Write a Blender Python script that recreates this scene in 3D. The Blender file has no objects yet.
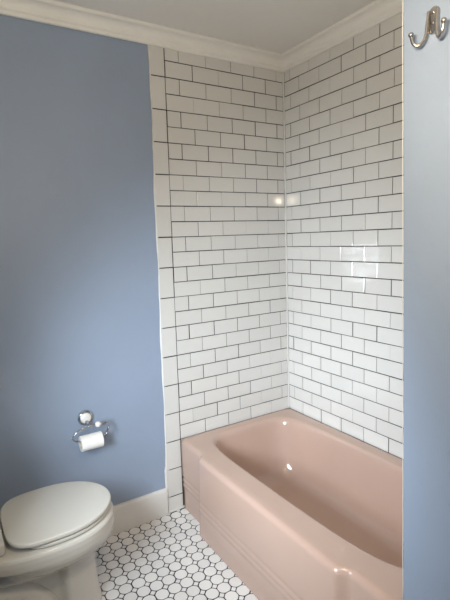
import bpy, bmesh, math, random
from mathutils import Vector, Matrix
random.seed(11)
S = bpy.context.scene
C = S.collection
PI = math.pi

# ------------------------------------------------------------------ helpers
def mesh_obj(name, verts, faces, mats, parent=None, smooth=False, midx=None):
    me = bpy.data.meshes.new(name)
    me.from_pydata([tuple(v) for v in verts], [], faces)
    if not isinstance(mats, (list, tuple)):
        mats = [mats]
    for m in mats:
        me.materials.append(m)
    if midx:
        me.polygons.foreach_set('material_index', midx)
    bm = bmesh.new(); bm.from_mesh(me)
    bmesh.ops.recalc_face_normals(bm, faces=bm.faces)
    bm.to_mesh(me); bm.free()
    if smooth:
        me.polygons.foreach_set('use_smooth', [True] * len(me.polygons))
    me.update()
    o = bpy.data.objects.new(name, me)
    C.objects.link(o)
    if parent is not None:
        o.parent = parent
        o.matrix_parent_inverse = Matrix.Translation(-Vector(parent.location))
    return o

def tag(o, label=None, cat=None, group=None, kind=None):
    if label: o['label'] = label
    if cat: o['category'] = cat
    if group: o['group'] = group
    if kind: o['kind'] = kind
    return o

def thing(name, loc, label, cat):
    o = bpy.data.objects.new(name, None)
    o.empty_display_size = 0.05
    C.objects.link(o); o.location = loc
    return tag(o, label, cat)

class MB:
    """collects shapes into one mesh"""
    def __init__(s): s.v = []; s.f = []; s.m = []
    def add(s, v, f, m=0):
        n = len(s.v); s.v += [Vector(p) for p in v]
        s.f += [tuple(i + n for i in q) for q in f]; s.m += [m] * len(f)
    def box(s, x0, x1, y0, y1, z0, z1, m=0):
        v = [(x, y, z) for x in (x0, x1) for y in (y0, y1) for z in (z0, z1)]
        s.add(v, [(0,1,3,2),(4,6,7,5),(0,4,5,1),(2,3,7,6),(0,2,6,4),(1,5,7,3)], m)
    def loft(s, rings, cap0=True, cap1=True, m=0, closed=True):
        n = len(rings[0]); v = [p for r in rings for p in r]; f = []
        for i in range(len(rings) - 1):
            for j in range(n if closed else n - 1):
                k = (j + 1) % n
                f.append((i*n + j, i*n + k, (i+1)*n + k, (i+1)*n + j))
        if cap0: f.append(tuple(range(n)))
        if cap1: f.append(tuple((len(rings)-1)*n + j for j in range(n)))
        s.add(v, f, m)
    def tube(s, pts, r, n=12, m=0):
        pts = [Vector(p) for p in pts]
        rr = r if isinstance(r, (list, tuple)) else [r] * len(pts)
        rings = []; up = None
        for i, p in enumerate(pts):
            t = (pts[min(i+1, len(pts)-1)] - pts[max(i-1, 0)]).normalized()
            if up is None:
                up = t.orthogonal().normalized()
            up = (up - t * up.dot(t)).normalized()
            b = t.cross(up)
            rings.append([p + (up*math.cos(2*PI*k/n) + b*math.sin(2*PI*k/n)) * rr[i] for k in range(n)])
        s.loft(rings, m=m)
    def ball(s, c, r, n=16, k=10, sc=(1,1,1), m=0):
        c = Vector(c); rings = []
        for i in range(1, k):
            a = PI*i/k
            rings.append([c + Vector((math.sin(a)*math.cos(2*PI*j/n)*sc[0], math.sin(a)*math.sin(2*PI*j/n)*sc[1], math.cos(a)*sc[2]))*r for j in range(n)])
        s.loft(rings, m=m)
    def lathe(s, c, axis, prof, n=32, m=0, cap0=True, cap1=True):
        c = Vector(c); ax = Vector(axis).normalized(); u = ax.orthogonal().normalized(); w = ax.cross(u)
        rings = [[c + ax*h + (u*math.cos(2*PI*k/n) + w*math.sin(2*PI*k/n))*r for k in range(n)] for r, h in prof]
        s.loft(rings, cap0, cap1, m)
    def build(s, name, mats, parent=None, smooth=False, bevel=0, angle=None):
        o = mesh_obj(name, s.v, s.f, mats, parent, smooth, s.m)
        if bevel:
            b = o.modifiers.new('bevel', 'BEVEL'); b.width = bevel; b.segments = 3
            b.limit_method = 'ANGLE'; b.angle_limit = math.radians(35)
        if angle is not None:
            bm = bmesh.new(); bm.from_mesh(o.data)
            for e in bm.edges:
                if len(e.link_faces) == 2 and e.calc_face_angle(0) > math.radians(angle):
                    e.smooth = False
            for f in bm.faces: f.smooth = True
            bm.to_mesh(o.data); bm.free()
        return o

def spline(pts, n=8):
    """Catmull-Rom through points"""
    P = [Vector(p) for p in pts]; P = [2*P[0]-P[1]] + P + [2*P[-1]-P[-2]]
    out = []
    for i in range(1, len(P)-2):
        a, b, c, d = P[i-1], P[i], P[i+1], P[i+2]
        for k in range(n):
            t = k/n
            out.append(0.5*((2*b)+(c-a)*t+(2*a-5*b+4*c-d)*t*t+(3*b-a-3*c+d)*t**3))
    out.append(P[-2]); return out

# ------------------------------------------------------------------ materials
def mat(name, col, rough=0.5, metal=0.0, noise=0.0, nscale=8.0, bump=0.0, bscale=40.0, coat=0.0, spec=0.5, island=0.0):
    m = bpy.data.materials.new(name); m.use_nodes = True
    nt = m.node_tree; N = nt.nodes; L = nt.links
    b = N['Principled BSDF']
    b.inputs['Base Color'].default_value = (*col, 1)
    b.inputs['Roughness'].default_value = rough
    b.inputs['Metallic'].default_value = metal
    b.inputs['Specular IOR Level'].default_value = spec
    b.inputs['Coat Weight'].default_value = coat
    b.inputs['Coat Roughness'].default_value = 0.06
    tc = N.new('ShaderNodeTexCoord')
    if noise or island:
        last = None
        rgb = N.new('ShaderNodeRGB'); rgb.outputs[0].default_value = (*col, 1); last = rgb.outputs[0]
        if noise:
            nz = N.new('ShaderNodeTexNoise'); nz.inputs['Scale'].default_value = nscale; nz.inputs['Detail'].default_value = 4
            L.new(tc.outputs['Object'], nz.inputs['Vector'])
            mr = N.new('ShaderNodeMapRange'); mr.inputs['From Min'].default_value = .3; mr.inputs['From Max'].default_value = .7
            mr.inputs['To Min'].default_value = 1-noise; mr.inputs['To Max'].default_value = 1+noise
            L.new(nz.outputs['Fac'], mr.inputs['Value'])
            vm = N.new('ShaderNodeVectorMath'); vm.operation = 'SCALE'
            L.new(last, vm.inputs[0]); L.new(mr.outputs[0], vm.inputs['Scale']); last = vm.outputs[0]
        if island:
            ge = N.new('ShaderNodeNewGeometry')
            mr = N.new('ShaderNodeMapRange'); mr.inputs['To Min'].default_value = 1-island; mr.inputs['To Max'].default_value = 1+island
            L.new(ge.outputs['Random Per Island'], mr.inputs['Value'])
            vm = N.new('ShaderNodeVectorMath'); vm.operation = 'SCALE'
            L.new(last, vm.inputs[0]); L.new(mr.outputs[0], vm.inputs['Scale']); last = vm.outputs[0]
        L.new(last, b.inputs['Base Color'])
    if bump:
        nz = N.new('ShaderNodeTexNoise'); nz.inputs['Scale'].default_value = bscale; nz.inputs['Detail'].default_value = 3
        L.new(tc.outputs['Object'], nz.inputs['Vector'])
        bp = N.new('ShaderNodeBump'); bp.inputs['Strength'].default_value = bump; bp.inputs['Distance'].default_value = 0.002
        L.new(nz.outputs['Fac'], bp.inputs['Height']); L.new(bp.outputs[0], b.inputs['Normal'])
    return m

def clear_glass(name):
    m = bpy.data.materials.new(name); m.use_nodes = True
    nt = m.node_tree; N = nt.nodes; L = nt.links; N.remove(N['Principled BSDF'])
    t = N.new('ShaderNodeBsdfTransparent'); g = N.new('ShaderNodeBsdfGlossy'); g.inputs['Roughness'].default_value = .05
    x = N.new('ShaderNodeMixShader'); x.inputs[0].default_value = .05
    L.new(t.outputs[0], x.inputs[1]); L.new(g.outputs[0], x.inputs[2]); L.new(x.outputs[0], N['Material Output'].inputs['Surface'])
    return m

M_blue = mat('blue_wall_paint', (.285, .352, .465), .55, noise=.03, nscale=3, bump=.12, bscale=60)
M_trim = mat('white_trim_paint', (.84, .83, .79), .45, noise=.03, nscale=6, bump=.06, bscale=30)
M_base = mat('white_baseboard_paint', (.74, .73, .70), .4, noise=.03, nscale=6)
M_ceil = mat('ceiling_paint', (.80, .79, .76), .8, noise=.02, nscale=2, bump=.1, bscale=50)
M_tile = mat('white_glazed_tile', (.68, .672, .645), .06, bump=.025, bscale=9, spec=.6, island=.025)
M_grout = mat('dark_grout', (.035, .033, .032), .9, noise=.3, nscale=40)
M_caulk = mat('white_caulk', (.72, .71, .68), .55, noise=.06, nscale=20, bump=.3, bscale=80)
M_ftile = mat('matte_floor_tile', (.77, .76, .745), .35, island=.05)
M_fgrout = mat('charcoal_floor_grout', (.018, .018, .019), .95, noise=.3, nscale=30)
M_pink = mat('pink_enamel', (.51, .36, .292), .13, noise=.02, nscale=4, coat=.35)
M_porc = mat('white_porcelain', (.60, .58, .53), .14, coat=.3)
M_seat = mat('white_seat_plastic', (.61, .592, .54), .22)
M_chrome = mat('chrome', (.50, .51, .53), .14, metal=1)
M_nickel = mat('brushed_nickel', (.46, .43, .40), .24, metal=1, noise=.05, nscale=60)
M_cer = mat('white_ceramic', (.85, .84, .82), .15)
M_paper = mat('toilet_paper', (.86, .85, .82), .95, noise=.03, nscale=40, bump=.3, bscale=120)
M_card = mat('cardboard_core', (.62, .56, .48), .9, noise=.05)
M_bulb = clear_glass('clear_bulb_glass')
M_glass = mat('pane_frosted', (.9, .92, .95), .4)

# ------------------------------------------------------------------ dimensions
P = .0778; T = .1556; H = 31.1
def zk(k): return (H - k) * P
CEIL = 2.468
LEFT, FRONT = -1.96, -3.1
TUBEND = -1.40
def lean(z): return 1 + .0105 * (1.25 - z) / 1.1          # the old tiling runs slightly out of plumb

# ------------------------------------------------------------------ floor
mb = MB()
mb.box(LEFT - .2, .12, FRONT - .1, .12, -.06, -.0015, 1)
q = .0585; rr = q/2 - .0021
def octa(cx, cy):
    c = rr * .45
    out = []
    pts = [(rr, -c), (rr, c), (c, rr), (-c, rr), (-rr, c), (-rr, -c), (-c, -rr), (c, -rr)]
    ring = []
    for i in range(8):                                         # rounded corners
        p = Vector(pts[i]); a = Vector(pts[i-1]); b = Vector(pts[(i+1) % 8])
        d = .0052
        p0 = p + (a-p).normalized()*d; p1 = p + (b-p).normalized()*d
        ring += [p0, (p0+p1)*.25 + p*.5, p1]
    top = [(cx+p.x*.965, cy+p.y*.965, 0) for p in ring]
    low = [(cx+p.x, cy+p.y, -.0012) for p in ring]
    bot = [(cx+p.x, cy+p.y, -.004) for p in ring]
    return [bot, low, top]
def dot(cx, cy):
    r = .0128
    k = [(r, 0), (0, r), (-r, 0), (0, -r)]
    return [[(cx+a, cy+b, -.004) for a, b in k], [(cx+a, cy+b, -.001) for a, b in k], [(cx+a*.92, cy+b*.92, -.0002) for a, b in k]]
x = -1.298 - q*18
while x < -.70:
    y = -.331 - q*48
    while y < .0:
        if x > LEFT and y > FRONT and x - q/2 < -.74:
            jx, jy = random.uniform(-.0006, .0006), random.uniform(-.0006, .0006)
            mb.loft(octa(x+jx, y+jy), cap0=False)
            mb.loft(dot(x + q/2 + jx, y + q/2 + jy), cap0=False)
        y += q
    x += q
tag(mb.build('floor', [M_ftile, M_fgrout]), kind='structure')

# ------------------------------------------------------------------ ceiling and plain walls
mb = MB(); mb.box(LEFT - .2, .12, FRONT - .1, .12, CEIL, CEIL + .08)
tag(mb.build('ceiling', M_ceil), kind='structure')
mb = MB(); mb.box(LEFT - .02, .12, .006, .12, 0, CEIL)
tag(mb.build('wall_back', M_blue), kind='structure')
mb = MB(); mb.box(LEFT - .2, .12, FRONT - .12, FRONT, 0, CEIL)
tag(mb.build('wall_front', M_blue), kind='structure')
WY0, WY1, WZ0, WZ1 = -1.42, -.82, .90, 1.42
BACKX = LEFT - .20                                          # thick outer wall, the sash sits deep in its reveal
mb = MB()
mb.box(BACKX, LEFT, FRONT, WY0, 0, CEIL); mb.box(BACKX, LEFT, WY1, .12, 0, CEIL)
mb.box(BACKX, LEFT, WY0, WY1, 0, WZ0); mb.box(BACKX, LEFT, WY0, WY1, WZ1, CEIL)
tag(mb.build('wall_left', M_blue), kind='structure')
mb = MB(); d = .06
mb.box(LEFT, LEFT+.018, WY0-d, WY0, WZ0-.02, WZ1+d); mb.box(LEFT, LEFT+.018, WY1, WY1+d, WZ0-.02, WZ1+d)
mb.box(LEFT, LEFT+.018, WY0, WY1, WZ1, WZ1+d); mb.box(LEFT, LEFT+.04, WY0-d-.02, WY1+d+.02, WZ0-.045, WZ0-.02)
mid = (WZ0+WZ1)/2
for a, b, c, e in ((WY0, WY0+.04, WZ0, WZ1), (WY1-.04, WY1, WZ0, WZ1), (WY0+.04, WY1-.04, WZ0, WZ0+.04), (WY0+.04, WY1-.04, WZ1-.03, WZ1), (WY0+.04, WY1-.04, mid-.02, mid+.02)):
    mb.box(LEFT-.17, LEFT-.13, a, b, c, e)
win = tag(mb.build('window_1', M_trim), kind='structure')
mb = MB(); mb.box(LEFT-.155, LEFT-.15, WY0+.04, WY1-.04, WZ0+.04, WZ1-.03)
mb.build('pane', M_glass, win)

# ------------------------------------------------------------------ wing wall at the foot of the tub (its corner leans a little)
mb = MB()
def wy(z): return -1.4045 + .0205 * z
v = [(-.75, wy(0), 0), (.12, wy(0), 0), (.12, FRONT, 0), (-.75, FRONT, 0),
     (-.75, wy(CEIL), CEIL), (.12, wy(CEIL), CEIL), (.12, FRONT, CEIL), (-.75, FRONT, CEIL)]
mb.add(v, [(0,1,2,3),(4,5,6,7),(0,1,5,4),(1,2,6,5),(2,3,7,6),(3,0,4,7)])
wing = tag(mb.build('wall_wing', M_blue, bevel=.004), kind='structure')
# thin bead of caulk down its corner
mb = MB(); pts = []
for i in range(41):
    z = .42 + (CEIL-.42)*i/40
    pts.append((-.749, wy(z) + .0015 + random.uniform(-.0006, .0006), z))
mb.tube(pts, .0012, 8)
tag(mb.build('trim_corner_bead', M_caulk, smooth=True), kind='structure')

# ------------------------------------------------------------------ wall tiles
def tile(mb, a0, a1, z0, z1, wall, shear=True):
    """one glazed tile; a = distance along the wall, its face lies on the plane 0"""
    j = lambda s=.0007: random.uniform(-s, s)
    a0 += j(); a1 += j(); z0 += j(.0005); z1 += j(.0005)
    c = .0022
    tilt = j(.00010), j(.00006)
    def pt(a, z, dep, u, w):
        dep = dep + tilt[0]*u + tilt[1]*w
        return (a * (lean(z) if shear else 1), dep, z) if wall == 'end' else (dep, a, z)
    r0 = [pt(a0,z0,.007,0,0), pt(a1,z0,.007,0,0), pt(a1,z1,.007,0,0), pt(a0,z1,.007,0,0)]
    r1 = [pt(a0,z0,.0012,-1,-1), pt(a1,z0,.0012,1,-1), pt(a1,z1,.0012,1,1), pt(a0,z1,.0012,-1,1)]
    r2 = [pt(a0+c,z0+c,.0,-1,-1), pt(a1-c,z0+c,.0,1,-1), pt(a1-c,z1-c,.0,1,1), pt(a0+c,z1-c,.0,-1,1)]
    mb.loft([r0, r1, r2], cap0=False)

G = .0020
def course_tiles(mb, wall, length):
    for i in range(0, 27):
        zt, zb = zk(i) - G, zk(i+1) + G
        zt = min(zt, 2.415)
        wob = random.uniform(-.0003, .0003)
        off = (.34 if i % 2 == 0 else .84) * T + random.uniform(-.002, .002)
        edges = [0.004]
        e = off
        while e < length - .03:
            edges.append(e); e += T
        edges.append(length)
        for a, b in zip(edges[:-1], edges[1:]):
            g = random.choice((.0009, .0014, .0018, .0023, .0029))
            tile(mb, -b + g, -a - g, zb + wob + random.uniform(0, .0006), zt + wob, wall)

W = 4.84 * T
mb = MB()
course_tiles(mb, 'end', W)
# upright edge tiles beside the blue wall
ks = [-.4] + [2*i for i in range(1, 16)] + [31.1]
for a, b in zip(ks[:-1], ks[1:]):
    zt, zb = zk(a) - G, max(zk(b) + G, .003)
    zt = min(zt, 2.42)
    wid = .076 + .012 * (1 - (zt + zb)/2/2.4)
    tile(mb, -W - .002 - wid, -W - .0032 + random.uniform(-.0012, .0012), zb + .0008, zt - .0008, 'end')
nt = len(mb.f)
# grout bed behind
z0, z1 = 0.0, 2.425
bed = [(-(W+.074)*lean(z0), .0035, z0), (.02, .0035, z0), (.02, .0035, z1), (-(W+.074)*lean(z1), .0035, z1)]
bed2 = [(x, .0062, z) for x, y, z in bed]
mb.loft([bed2, bed], m=1)
tag(mb.build('wall_tub_head', [M_tile, M_grout]), kind='structure')

mb = MB()
course_tiles(mb, 'side', 1.41)
bed = [(.0035, TUBEND-.01, 0), (.0035, .02, 0), (.0035, .02, 2.425), (.0035, TUBEND-.01, 2.425)]
bed2 = [(.0062, y, z) for x, y, z in bed]
mb.loft([bed2, bed], m=1)
tag(mb.build('wall_tub_side', [M_tile, M_grout]), kind='structure')
mb = MB(); mb.box(.0062, .12, -1.45, .006, 0, CEIL)
tag(mb.build('wall_right', M_blue), kind='structure')

# white bead in the tiled corner, ragged filler along the outer edge of the tiling
mb = MB(); pts = []
for i in range(60):
    z = .40 + 2.0*i/59
    pts.append((-.0035 + random.uniform(-.0006, .0006), -.0035, z))
mb.tube(pts, .0048, 8)
tag(mb.build('trim_tile_corner', M_caulk, smooth=True), kind='structure')
mb = MB(); front = []; 
for i in range(90):
    z = 2.42*i/89
    wid = .076 + .012*(1 - z/2.4)
    a = -(W + .002 + wid)*lean(z) + .002
    out = .0055 + .0022*math.sin(i*.23) + .0012*math.sin(i*.71+1) + random.uniform(0, .0012) + (.006 if z < .25 else 0)
    front.append([(a, .0008, z), (a - out*.5, .0012, z), (a - out, .0045, z), (a - out, .0065, z), (a, .0065, z)])
mb.loft(front)
tag(mb.build('trim_tile_edge', M_caulk, smooth=True), kind='structure')

mb = MB()
mb.tube([(-.862, -.001, .004), (-.80, -.001, .004), (-.765, -.001, .005), (-.745, -.001, .005)], .0062, 10)
tag(mb.build('trim_floor_bead', M_caulk, smooth=True), kind='structure')

# ------------------------------------------------------------------ crown moulding and skirting
prof = [(0, 2.398), (.010, 2.398), (.0125, 2.402), (.0125, 2.411), (.016, 2.414), (.020, 2.418)]
for i in range(9):
    t = i/8
    prof.append((.020 + .034*(1-math.cos(t*PI/2)), 2.418 + .036*math.sin(t*PI/2)))
prof += [(.060, 2.455), (.064, 2.460), (.064, CEIL+.002), (0, CEIL+.002)]
def crown(name, p0, p1, nrm, m0=0, m1=0):
    """profile swept from p0 to p1; m0/m1 = mitre of each end"""
    p0, p1, nrm = Vector(p0), Vector(p1), Vector(nrm); t = (p1-p0).normalized(); mb = MB()
    mb.loft([[p0 + t*(d*m0) + nrm*d + Vector((0,0,z)) for d, z in prof], [p1 - t*(d*m1) + nrm*d + Vector((0,0,z)) for d, z in prof]])
    return tag(mb.build(name, M_trim, angle=30), kind='structure')
crown('trim_crown_back', (LEFT, .002, 0), (.002, .002, 0), (0,-1,0), 1, 1)
crown('trim_crown_right', (.002, .002, 0), (.002, -1.40, 0), (-1,0,0), 1, 0)
crown('trim_crown_left', (LEFT, FRONT, 0), (LEFT, .002, 0), (1,0,0), 0, 1)
mb = MB()
bp = [(.006, 0), (-.012, 0), (-.012, .132), (-.010, .139), (-.005, .144), (.006, .146)]
mb.loft([[(LEFT, y, z) for y, z in bp], [(-.862, y, z) for y, z in bp]])
tag(mb.build('baseboard_back', M_base, angle=30), kind='structure')
mb = MB()
mb.loft([[(LEFT + .006 - y, .0, z) for y, z in bp], [(LEFT + .006 - y, FRONT, z) for y, z in bp]])
tag(mb.build('baseboard_left', M_base, angle=30), kind='structure')

# ------------------------------------------------------------------ bathtub
def smooth01(t): t = max(0, min(1, t)); return t*t*(3-2*t)
XR, YB, YF = -.004, -.004, -1.388
Z = .402
def bulge(y):
    return .048 * smooth01((-.222 - y)/.046) * smooth01((y + 1.215)/.052)
apr = [-.004 - .0233*i for i in range(61)]
ys = []
y = YB - .001
while y > YF + .001:
    ys.append(y)
    y -= .008 if (-.29 < y < -.18 or -1.25 < y < -1.13) else .02
ys.append(YF)
def outline(dz, inset):
    """outer outline of the tub at a given inset from its widest line"""
    L = []
    n = len(ys)
    for i, y in enumerate(ys):
        x = -.7645 - bulge(y)*(1 - .25*dz) + inset
        L.append(Vector((x, max(min(y, YB - inset), YF + inset), 0)))
    for i in range(1, 20): L.append(Vector((-.7645 + (XR+.762)*i/20 + 0, YF + inset, 0)))
    for i in range(0, 41): L.append(Vector((XR - inset*.7, YF + inset + (YB - YF - 2*inset)*i/40, 0)))
    for i in range(1, 20): L.append(Vector((XR + (-.7645 - XR)*i/20, YB - inset, 0)))
    return L
base = outline(0, 0)
CX, CY = -.352, -.700
def loop(cx, cy, ax, ayb, ayf, ex, taper, z):
    """basin loop with the same number of points, matched by direction from the tub centre"""
    out = []
    for p in base:
        dx, dy = (p.x - CX), (p.y - CY)
        th = math.atan2(dy/.70, dx/.38)
        c, s = math.cos(th), math.sin(th)
        k = (abs(c)**ex + abs(s)**ex)**(-1/ex)
        ay = ayb if s > 0 else ayf
        yy = cy + s*k*ay
        t = s*k                                            # +1 head end, -1 foot end
        w = ax * (1 - taper*max(0, -t)**2)
        out.append(Vector((cx + c*k*w, yy, z)))
    return out
def at(L, z): return [Vector((p.x, p.y, z)) for p in L]
rings = []
def skirt(z):
    L = outline(0, 0); out = []
    for p in L:
        x = p.x
        if x < -.70 and bulge(p.y) >= 0:
            f = bulge(p.y)/.048
            # flutes low on the apron, a slight batter from foot to rim
            x += .018*(z/Z)*f
            for zc in (.150, .180, .128):
                x -= -.0035*math.exp(-((z - zc)/.006)**2) * (1 if zc != .128 else .6)
            if z < .125: x += .004
        out.append(Vector((x, p.y, z)))
    return out
for i in range(58):
    rings.append(skirt(.001 + (Z-.026)*i/57))
top = rings[-1]
R = .024
def shrink(L, d, z):
    out = []
    n = len(L)
    for p in L:
        dx = 0; dy = 0
        if p.x < -.70: dx = d
        elif p.x > -.02: dx = -d*.25
        if p.y > YB - .003: dy = -d*.15
        if p.y < YF + .003: dy = d*.15
        out.append(Vector((p.x+dx, p.y+dy, z)))
    return out
for i in range(1, 7):
    a = PI/2*i/6
    rings.append(shrink(top, R*(1-math.cos(a)), Z - R + R*math.sin(a)))
rim = rings[-1]
edge = loop(-.368, -.680, .302, .625, .675, 6.0, .07, Z)
def mix(A, B, t, z): return [Vector((a.x+(b.x-a.x)*t, a.y+(b.y-a.y)*t, z)) for a, b in zip(A, B)]
for t in (.25, .5, .75, .92): rings.append(mix(rim, edge, t, Z - .004*t))
# roll into the basin
bas = [(.3015,.625,.675,5.9,.07,Z-.004), (.297,.620,.671,5.7,.07,Z-.007), (.293,.615,.667,5.5,.07,Z-.012), (.290,.611,.664,5.3,.07,Z-.019), (.288,.608,.663,5.2,.07,Z-.027),
       (.2855,.604,.658,5.1,.07,Z-.045), (.281,.594,.652,5.0,.07,Z-.085), (.276,.582,.645,4.9,.07,Z-.13), (.271,.568,.638,4.7,.07,Z-.18),
       (.265,.552,.630,4.5,.07,Z-.23), (.259,.536,.622,4.3,.07,Z-.272), (.249,.512,.608,4.0,.07,Z-.304), (.234,.482,.590,3.7,.07,Z-.326), (.213,.440,.565,3.4,.07,Z-.339), (.185,.385,.53,3.2,.07,Z-.346), (.12,.26,.38,2.8,.07,Z-.350), (.05,.12,.2,2.2,.07,Z-.351)]
for ax, ab, af, ex, tp, z in bas: rings.append(loop(-.368, -.680, ax, ab, af, ex, tp, z))
mb = MB(); mb.loft(rings, cap0=False)
tub = mb.build('bathtub', M_pink, smooth=True)
tag(tub, 'pink enamelled built-in bathtub with raised fluted apron against the white tiled corner', 'bathtub')

# ------------------------------------------------------------------ toilet
TC = -.348
def egg(cx, af, ab, b, z, exf=2.0, exb=2.4, n=64, cy=TC):
    out = []
    for k in range(n):
        th = 2*PI*k/n; c, s = math.cos(th), math.sin(th); ex = exf if c > 0 else exb
        kk = (abs(c)**ex + abs(s)**ex)**(-1/ex)
        out.append(Vector((cx + (af if c > 0 else ab)*c*kk, cy + b*s*kk, z)))
    return out
toi = thing('toilet', (-1.55, TC, 0), 'white porcelain toilet with closed lid beside the blue wall', 'toilet')
mb = MB()
R_ = [(-1.56,.222,.20,.108,.001,2.7,3), (-1.56,.225,.20,.110,.02,2.7,3), (-1.56,.219,.20,.104,.05,2.7,3), (-1.56,.214,.20,.100,.12,2.6,3),
      (-1.56,.212,.21,.100,.19,2.5,3), (-1.555,.214,.22,.106,.225,2.4,2.8), (-1.54,.210,.20,.114,.25,2.3,2.6), (-1.52,.218,.185,.138,.275,2.15,2.5),
      (-1.50,.233,.185,.176,.302,2.0,2.5), (-1.495,.234,.215,.191,.328,2.0,2.5), (-1.492,.233,.30,.196,.345,2.0,2.6),
      (-1.49,.230,.31,.199,.372,2.0,2.7), (-1.49,.229,.31,.199,.390,2.0,2.7), (-1.49,.223,.305,.194,.399,2.0,2.7), (-1.49,.212,.30,.182,.402,2.0,2.7), (-1.49,.10,.15,.10,.402,2,2.5)]
def waist(L):
    for p in L:
        t = smooth01((-1.475 - p.x)/.03) * smooth01((.262 - p.z)/.045)
        p.y = TC + (p.y - TC)*(1 - .42*t)
    return L
def finer(R, k=4):
    out = []
    for a, b in zip(R[:-1], R[1:]):
        for i in range(k): out.append(tuple(x + (y-x)*i/k for x, y in zip(a, b)))
    return out + [R[-1]]
mb.loft([waist(egg(cx, af, ab, b, z, e1, e2, n=160)) for cx, af, ab, b, z, e1, e2 in finer(R_)])
# trapway relief on both flanks
for s in (-1, 1):
    pts = spline([(-1.88, TC+s*.035, .05), (-1.82, TC+s*.040, .15), (-1.73, TC+s*.046, .205), (-1.64, TC+s*.048, .185), (-1.575, TC+s*.046, .12), (-1.53, TC+s*.044, .05), (-1.50, TC+s*.04, .01)], 8)
    mb.tube(pts, [.046]*len(pts), 16)
mb.build('bowl', M_porc, toi, smooth=True)
def slab(cx, af, ab, b, z0, z1, r, exf=2.0, exb=2.8, dome=0.0, hole=None):
    rs = []
    n = 5
    for i in range(n+1):
        a = PI/2*i/n; d = r*(1-math.sin(a)); rs.append((d, z0 + r*(1-math.cos(a))))
    pr = [(r*(1-math.sin(PI/2*i/n)), z0 + r - r*math.cos(PI/2*i/n)) for i in range(n+1)]
    pr += [(r*(1-math.cos(PI/2*i/n)), z1 - r + r*math.sin(PI/2*i/n)) for i in range(n+1)]
    L = [egg(cx, af-d, ab-d, b-d, z, exf, exb) for d, z in pr]
    if dome:
        for t in (.12, .2, .35, .55, .8): 
            k = 1-t; L.append(egg(cx, (af-r)*k, (ab-r)*k, (b-r)*k, z1 + dome*(1-k*k), exf, exb))
    return L
mb = MB()
L = slab(-1.49, .217, .145, .186, .4055, .4190, .005, exb=3.4)
inner_lo = egg(-1.49, .150, .10, .125, .4035); inner_hi = egg(-1.49, .150, .10, .125, .4165)
mb.loft([inner_lo] + L + [inner_hi, inner_lo], cap0=False, cap1=False)
mb.build('seat', M_seat, toi, smooth=True)
mb = MB(); mb.loft(slab(-1.49, .221, .186, .190, .4235, .442, .0065, exb=3.8, dome=.004))
mb.build('lid', M_seat, toi, smooth=True)
mb = MB()
mb.box(-1.718, -1.681, TC-.140, TC+.140, .4015, .449)
mb.build('hinge', M_seat, toi, bevel=.012)
mb = MB(); mb.box(-1.925, -1.728, TC-.215, TC+.215, .404, .745)
tank = mb.build('tank', M_porc, toi, bevel=.03)
mb = MB(); mb.box(-1.929, -1.716, TC-.222, TC+.222, .746, .778)
mb.build('tank_lid', M_porc, tank, bevel=.012)
mb = MB(); mb.lathe((-1.728, TC-.15, .69), (1,0,0), [(.014,0),(.014,.008),(.008,.010),(.008,.016)], 16)
mb.tube([(-1.713, TC-.155, .69), (-1.711, TC-.12, .688), (-1.710, TC-.075, .682)], [.006,.007,.006], 10)
mb.build('flush_lever', M_chrome, tank, smooth=True)

# ------------------------------------------------------------------ toilet paper holder and roll
RX, RZ = -1.256, .641
hol = thing('toilet_paper_holder', (RX, .006, RZ), 'chrome wire toilet paper holder with white ceramic rosette on the blue wall', 'toilet paper holder')
mb = MB(); mb.lathe((RX, .006, RZ), (0,-1,0), [(.036,0),(.0375,.003),(.037,.008),(.033,.013),(.028,.014),(.025,.011)], 32)
mb.build('rosette_rim', M_chrome, hol, smooth=True)
mb = MB(); mb.lathe((RX, -.003, RZ), (0,-1,0), [(.026,0),(.0255,.006),(.021,.0105),(.012,.0135),(.004,.014)], 32)
mb.build('rosette', M_cer, hol, smooth=True)
YW = -.070
mb = MB()
mb.tube([(RX, -.012, RZ-.016), (RX, -.045, RZ-.018), (RX, YW+.002, RZ-.018)], [.009,.0065,.0065], 12)
mb.lathe((RX-.010, YW, RZ-.018), (1,0,0), [(.005,0),(.0075,.002),(.0075,.018),(.005,.020)], 16)
mb.build('post', M_chrome, hol, smooth=True)
RC = (-1.256, YW, .562)                                    # roll centre
zt = RZ - .018
path = [(-1.190, YW, zt), (-1.24, YW, zt), (-1.285, YW, zt-.004), (-1.318, YW, zt-.016), (-1.338, YW, zt-.038), (-1.339, YW, RC[2]+.022), (-1.325, YW, RC[2]+.005), (-1.300, YW, RC[2]),
        (-1.256, YW, RC[2]), (-1.206, YW, RC[2]+.001), (-1.190, YW, RC[2]+.004), (-1.178, YW, RC[2]+.014), (-1.169, YW, RC[2]+.036)]
mb = MB(); mb.tube(spline(path, 8), .0046, 12); mb.ball((-1.169, YW, RC[2]+.037), .005)
mb.build('wire_arm', M_chrome, hol, smooth=True)
mb = MB(); mb.ball((-1.219, YW, zt), .0135, 20, 14)
mb.build('knob', M_cer, hol, smooth=True)
mb = MB(); mb.lathe((-1.207, YW, zt), (1,0,0), [(.006,0),(.009,.002),(.007,.010),(.009,.016),(.006,.030),(.002,.034)], 16)
mb.build('finial', M_chrome, hol, smooth=True)
roll = thing('toilet_paper_roll', RC, 'half-used white toilet paper roll hanging on the chrome wire holder', 'toilet paper')
rz = RC[2] - .0145                                          # hangs on the wire by its core
mb = MB(); nseg = 48
prof_r = [(.0195, -.050), (.0345, -.050), (.0355, -.049), (.0355, .049), (.0345, .050), (.0195, .050)]
mb.lathe((RC[0], YW, rz), (1,0,0), prof_r + [prof_r[0]], nseg, cap0=False, cap1=False)
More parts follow.
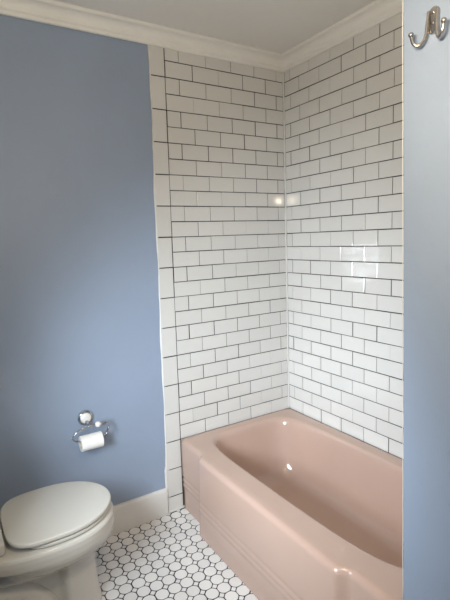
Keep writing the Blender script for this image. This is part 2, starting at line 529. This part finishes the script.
# loose last sheet lying over the front
sh = []
for i in range(15):
    a = math.radians(70 + i*9.5)
    r = .0361 + (.0012 if i > 11 else 0)
    sh.append([(RC[0]-.0495, YW - math.sin(a-PI/2+PI/2)*0 + math.cos(a)*r, rz + math.sin(a)*r), (RC[0]+.0495, YW + math.cos(a)*r, rz + math.sin(a)*r),
               (RC[0]+.0495, YW + math.cos(a)*(r+.0005), rz + math.sin(a)*(r+.0005)), (RC[0]-.0495, YW + math.cos(a)*(r+.0005), rz + math.sin(a)*(r+.0005))])
mb.loft(sh)
mb.build('paper', M_paper, roll, angle=40)
mb = MB(); mb.lathe((RC[0], YW, rz), (1,0,0), [(.0182,-.0505),(.0194,-.0505),(.0194,.0505),(.0182,.0505),(.0182,-.0505)], 32, cap0=False, cap1=False)
mb.build('core', M_card, roll, angle=40)

# ------------------------------------------------------------------ double hook on the wing wall
HY, HZ, HX = -1.449, 1.951, -.75
hk = thing('coat_hook', (HX, HY, HZ), 'brushed nickel double coat hook screwed high on the blue wing wall', 'hook')
mb = MB()
def pill(w, h, x, n=12):
    out = []
    for k in range(2*n):
        a = 2*PI*k/(2*n) - 0.0
        c, s = math.cos(a), math.sin(a)
        out.append(Vector((x, HY + w*c, HZ + (h-w)*(1 if s >= 0 else -1) + w*s)))
    return out
mb.loft([pill(.0145,.030,HX), pill(.0145,.030,HX-.003), pill(.013,.0285,HX-.0048), pill(.009,.024,HX-.0055)])
mb.build('plate', M_nickel, hk, angle=50)
for dz in (.017, -.006):
    mb = MB(); mb.lathe((HX-.0048, HY, HZ+dz), (-1,0,0), [(.0042,0),(.0042,.0012),(.003,.0022),(.001,.0026)], 16)
    mb.build('screw', M_nickel, hk, smooth=True)
for s in (-1, 1):
    mb = MB()
    pts = spline([(HX-.006, HY+s*.0115, HZ+.022), (HX-.0085, HY+s*.0118, HZ), (HX-.010, HY+s*.0135, HZ-.026), (HX-.013, HY+s*.018, HZ-.041), (HX-.019, HY+s*.026, HZ-.049), (HX-.025, HY+s*.036, HZ-.043), (HX-.027, HY+s*.041, HZ-.027)], 6)
    mb.tube(pts, [.0036]*6 + [.0042]*(len(pts)-6), 12)
    pr = mb.build('prong', M_nickel, hk, smooth=True)
    mb = MB(); mb.ball((HX-.0275, HY+s*.0415, HZ-.0215), .0064)
    mb.build('ball_tip', M_nickel, pr, smooth=True)

# ------------------------------------------------------------------ lamp behind the camera (lights the wing wall and glints in the glaze)
LX, LY, LZ = -1.38, -1.663, 1.852
lamp = thing('pendant_lamp', (LX, LY, CEIL), 'two-bulb pendant lamp hanging from the ceiling above the viewer', 'lamp')
bx, by = .7695, -.6386                                       # direction of its crossbar
mb = MB(); mb.lathe((LX, LY, CEIL), (0,0,-1), [(.05,0),(.05,.012),(.03,.022),(.006,.024)], 24)
mb.build('canopy', M_nickel, lamp, angle=40)
mb = MB(); mb.tube([(LX, LY, CEIL-.02), (LX, LY, LZ+.09)], .005)
mb.build('rod', M_nickel, lamp, smooth=True)
mb = MB(); mb.tube([(LX-bx*.10, LY-by*.10, LZ+.09), (LX+bx*.10, LY+by*.10, LZ+.09)], .006)
mb.build('crossbar', M_nickel, lamp, smooth=True)
for s in (-1, 1):
    px, py = LX+s*bx*.066, LY+s*by*.066
    mb = MB(); mb.lathe((px, py, LZ+.09), (0,0,-1), [(.008,0),(.014,.01),(.014,.06),(.010,.066)], 20)
    sk = mb.build('socket', M_nickel, lamp, smooth=True)
    mb = MB(); mb.ball((px, py, LZ), .020, 20, 14, sc=(1,1,1.5))
    mb.build('bulb', M_bulb, sk, smooth=True)
    pl = bpy.data.lights.new('bulb_filament', 'POINT'); pl.energy = 15; pl.color = (1.0, .83, .60); pl.shadow_soft_size = .015
    po = bpy.data.objects.new('bulb_filament', pl); C.objects.link(po); po.location = (px, py, LZ)

# ------------------------------------------------------------------ daylight through the window
def area(name, loc, target, sx, sy, power, col, spread):
    l = bpy.data.lights.new(name, 'AREA'); l.shape = 'RECTANGLE'; l.size = sx; l.size_y = sy
    l.energy = power; l.color = col; l.spread = math.radians(spread)
    o = bpy.data.objects.new(name, l); C.objects.link(o); o.location = loc
    dv = Vector(target) - Vector(loc)
    o.rotation_euler = dv.to_track_quat('-Z', 'Y').to_euler()
    return o
area('window_daylight', (LEFT-.10, (WY0+WY1)/2, (WZ0+WZ1)/2), (-.18, -.20, .48), .52, .46, 16.5, (.82, .91, 1.0), 86)

w = bpy.data.worlds.new('sky'); S.world = w; w.use_nodes = True
w.node_tree.nodes['Background'].inputs[0].default_value = (.75, .85, 1, 1)
w.node_tree.nodes['Background'].inputs[1].default_value = 1.0

# ------------------------------------------------------------------ camera
cam = bpy.data.cameras.new('camera'); co = bpy.data.objects.new('camera', cam); C.objects.link(co)
yaw, pit, rol = .55578, -.133454, -.034911
f = Vector((math.sin(yaw)*math.cos(pit), math.cos(yaw)*math.cos(pit), math.sin(pit)))
r = Vector((math.cos(yaw), -math.sin(yaw), 0)); u = r.cross(f)
r2 = r*math.cos(rol) + u*math.sin(rol); u2 = -r*math.sin(rol) + u*math.cos(rol)
mw = Matrix((( r2.x, u2.x, -f.x, -1.77522), (r2.y, u2.y, -f.y, -2.13911), (r2.z, u2.z, -f.z, 1.46751), (0,0,0,1)))
co.matrix_world = mw
cam.sensor_fit = 'HORIZONTAL'; cam.sensor_width = 36; cam.lens = 455.17/450*36; cam.clip_start = .02
S.camera = co
S.cycles.blur_glossy = 0.0; S.cycles.sample_clamp_indirect = 0.0
S.view_settings.view_transform = 'Standard'; S.view_settings.look = 'None'
S.view_settings.gamma = 1; S.view_settings.use_curve_mapping = False
S.view_settings.exposure = 0.0
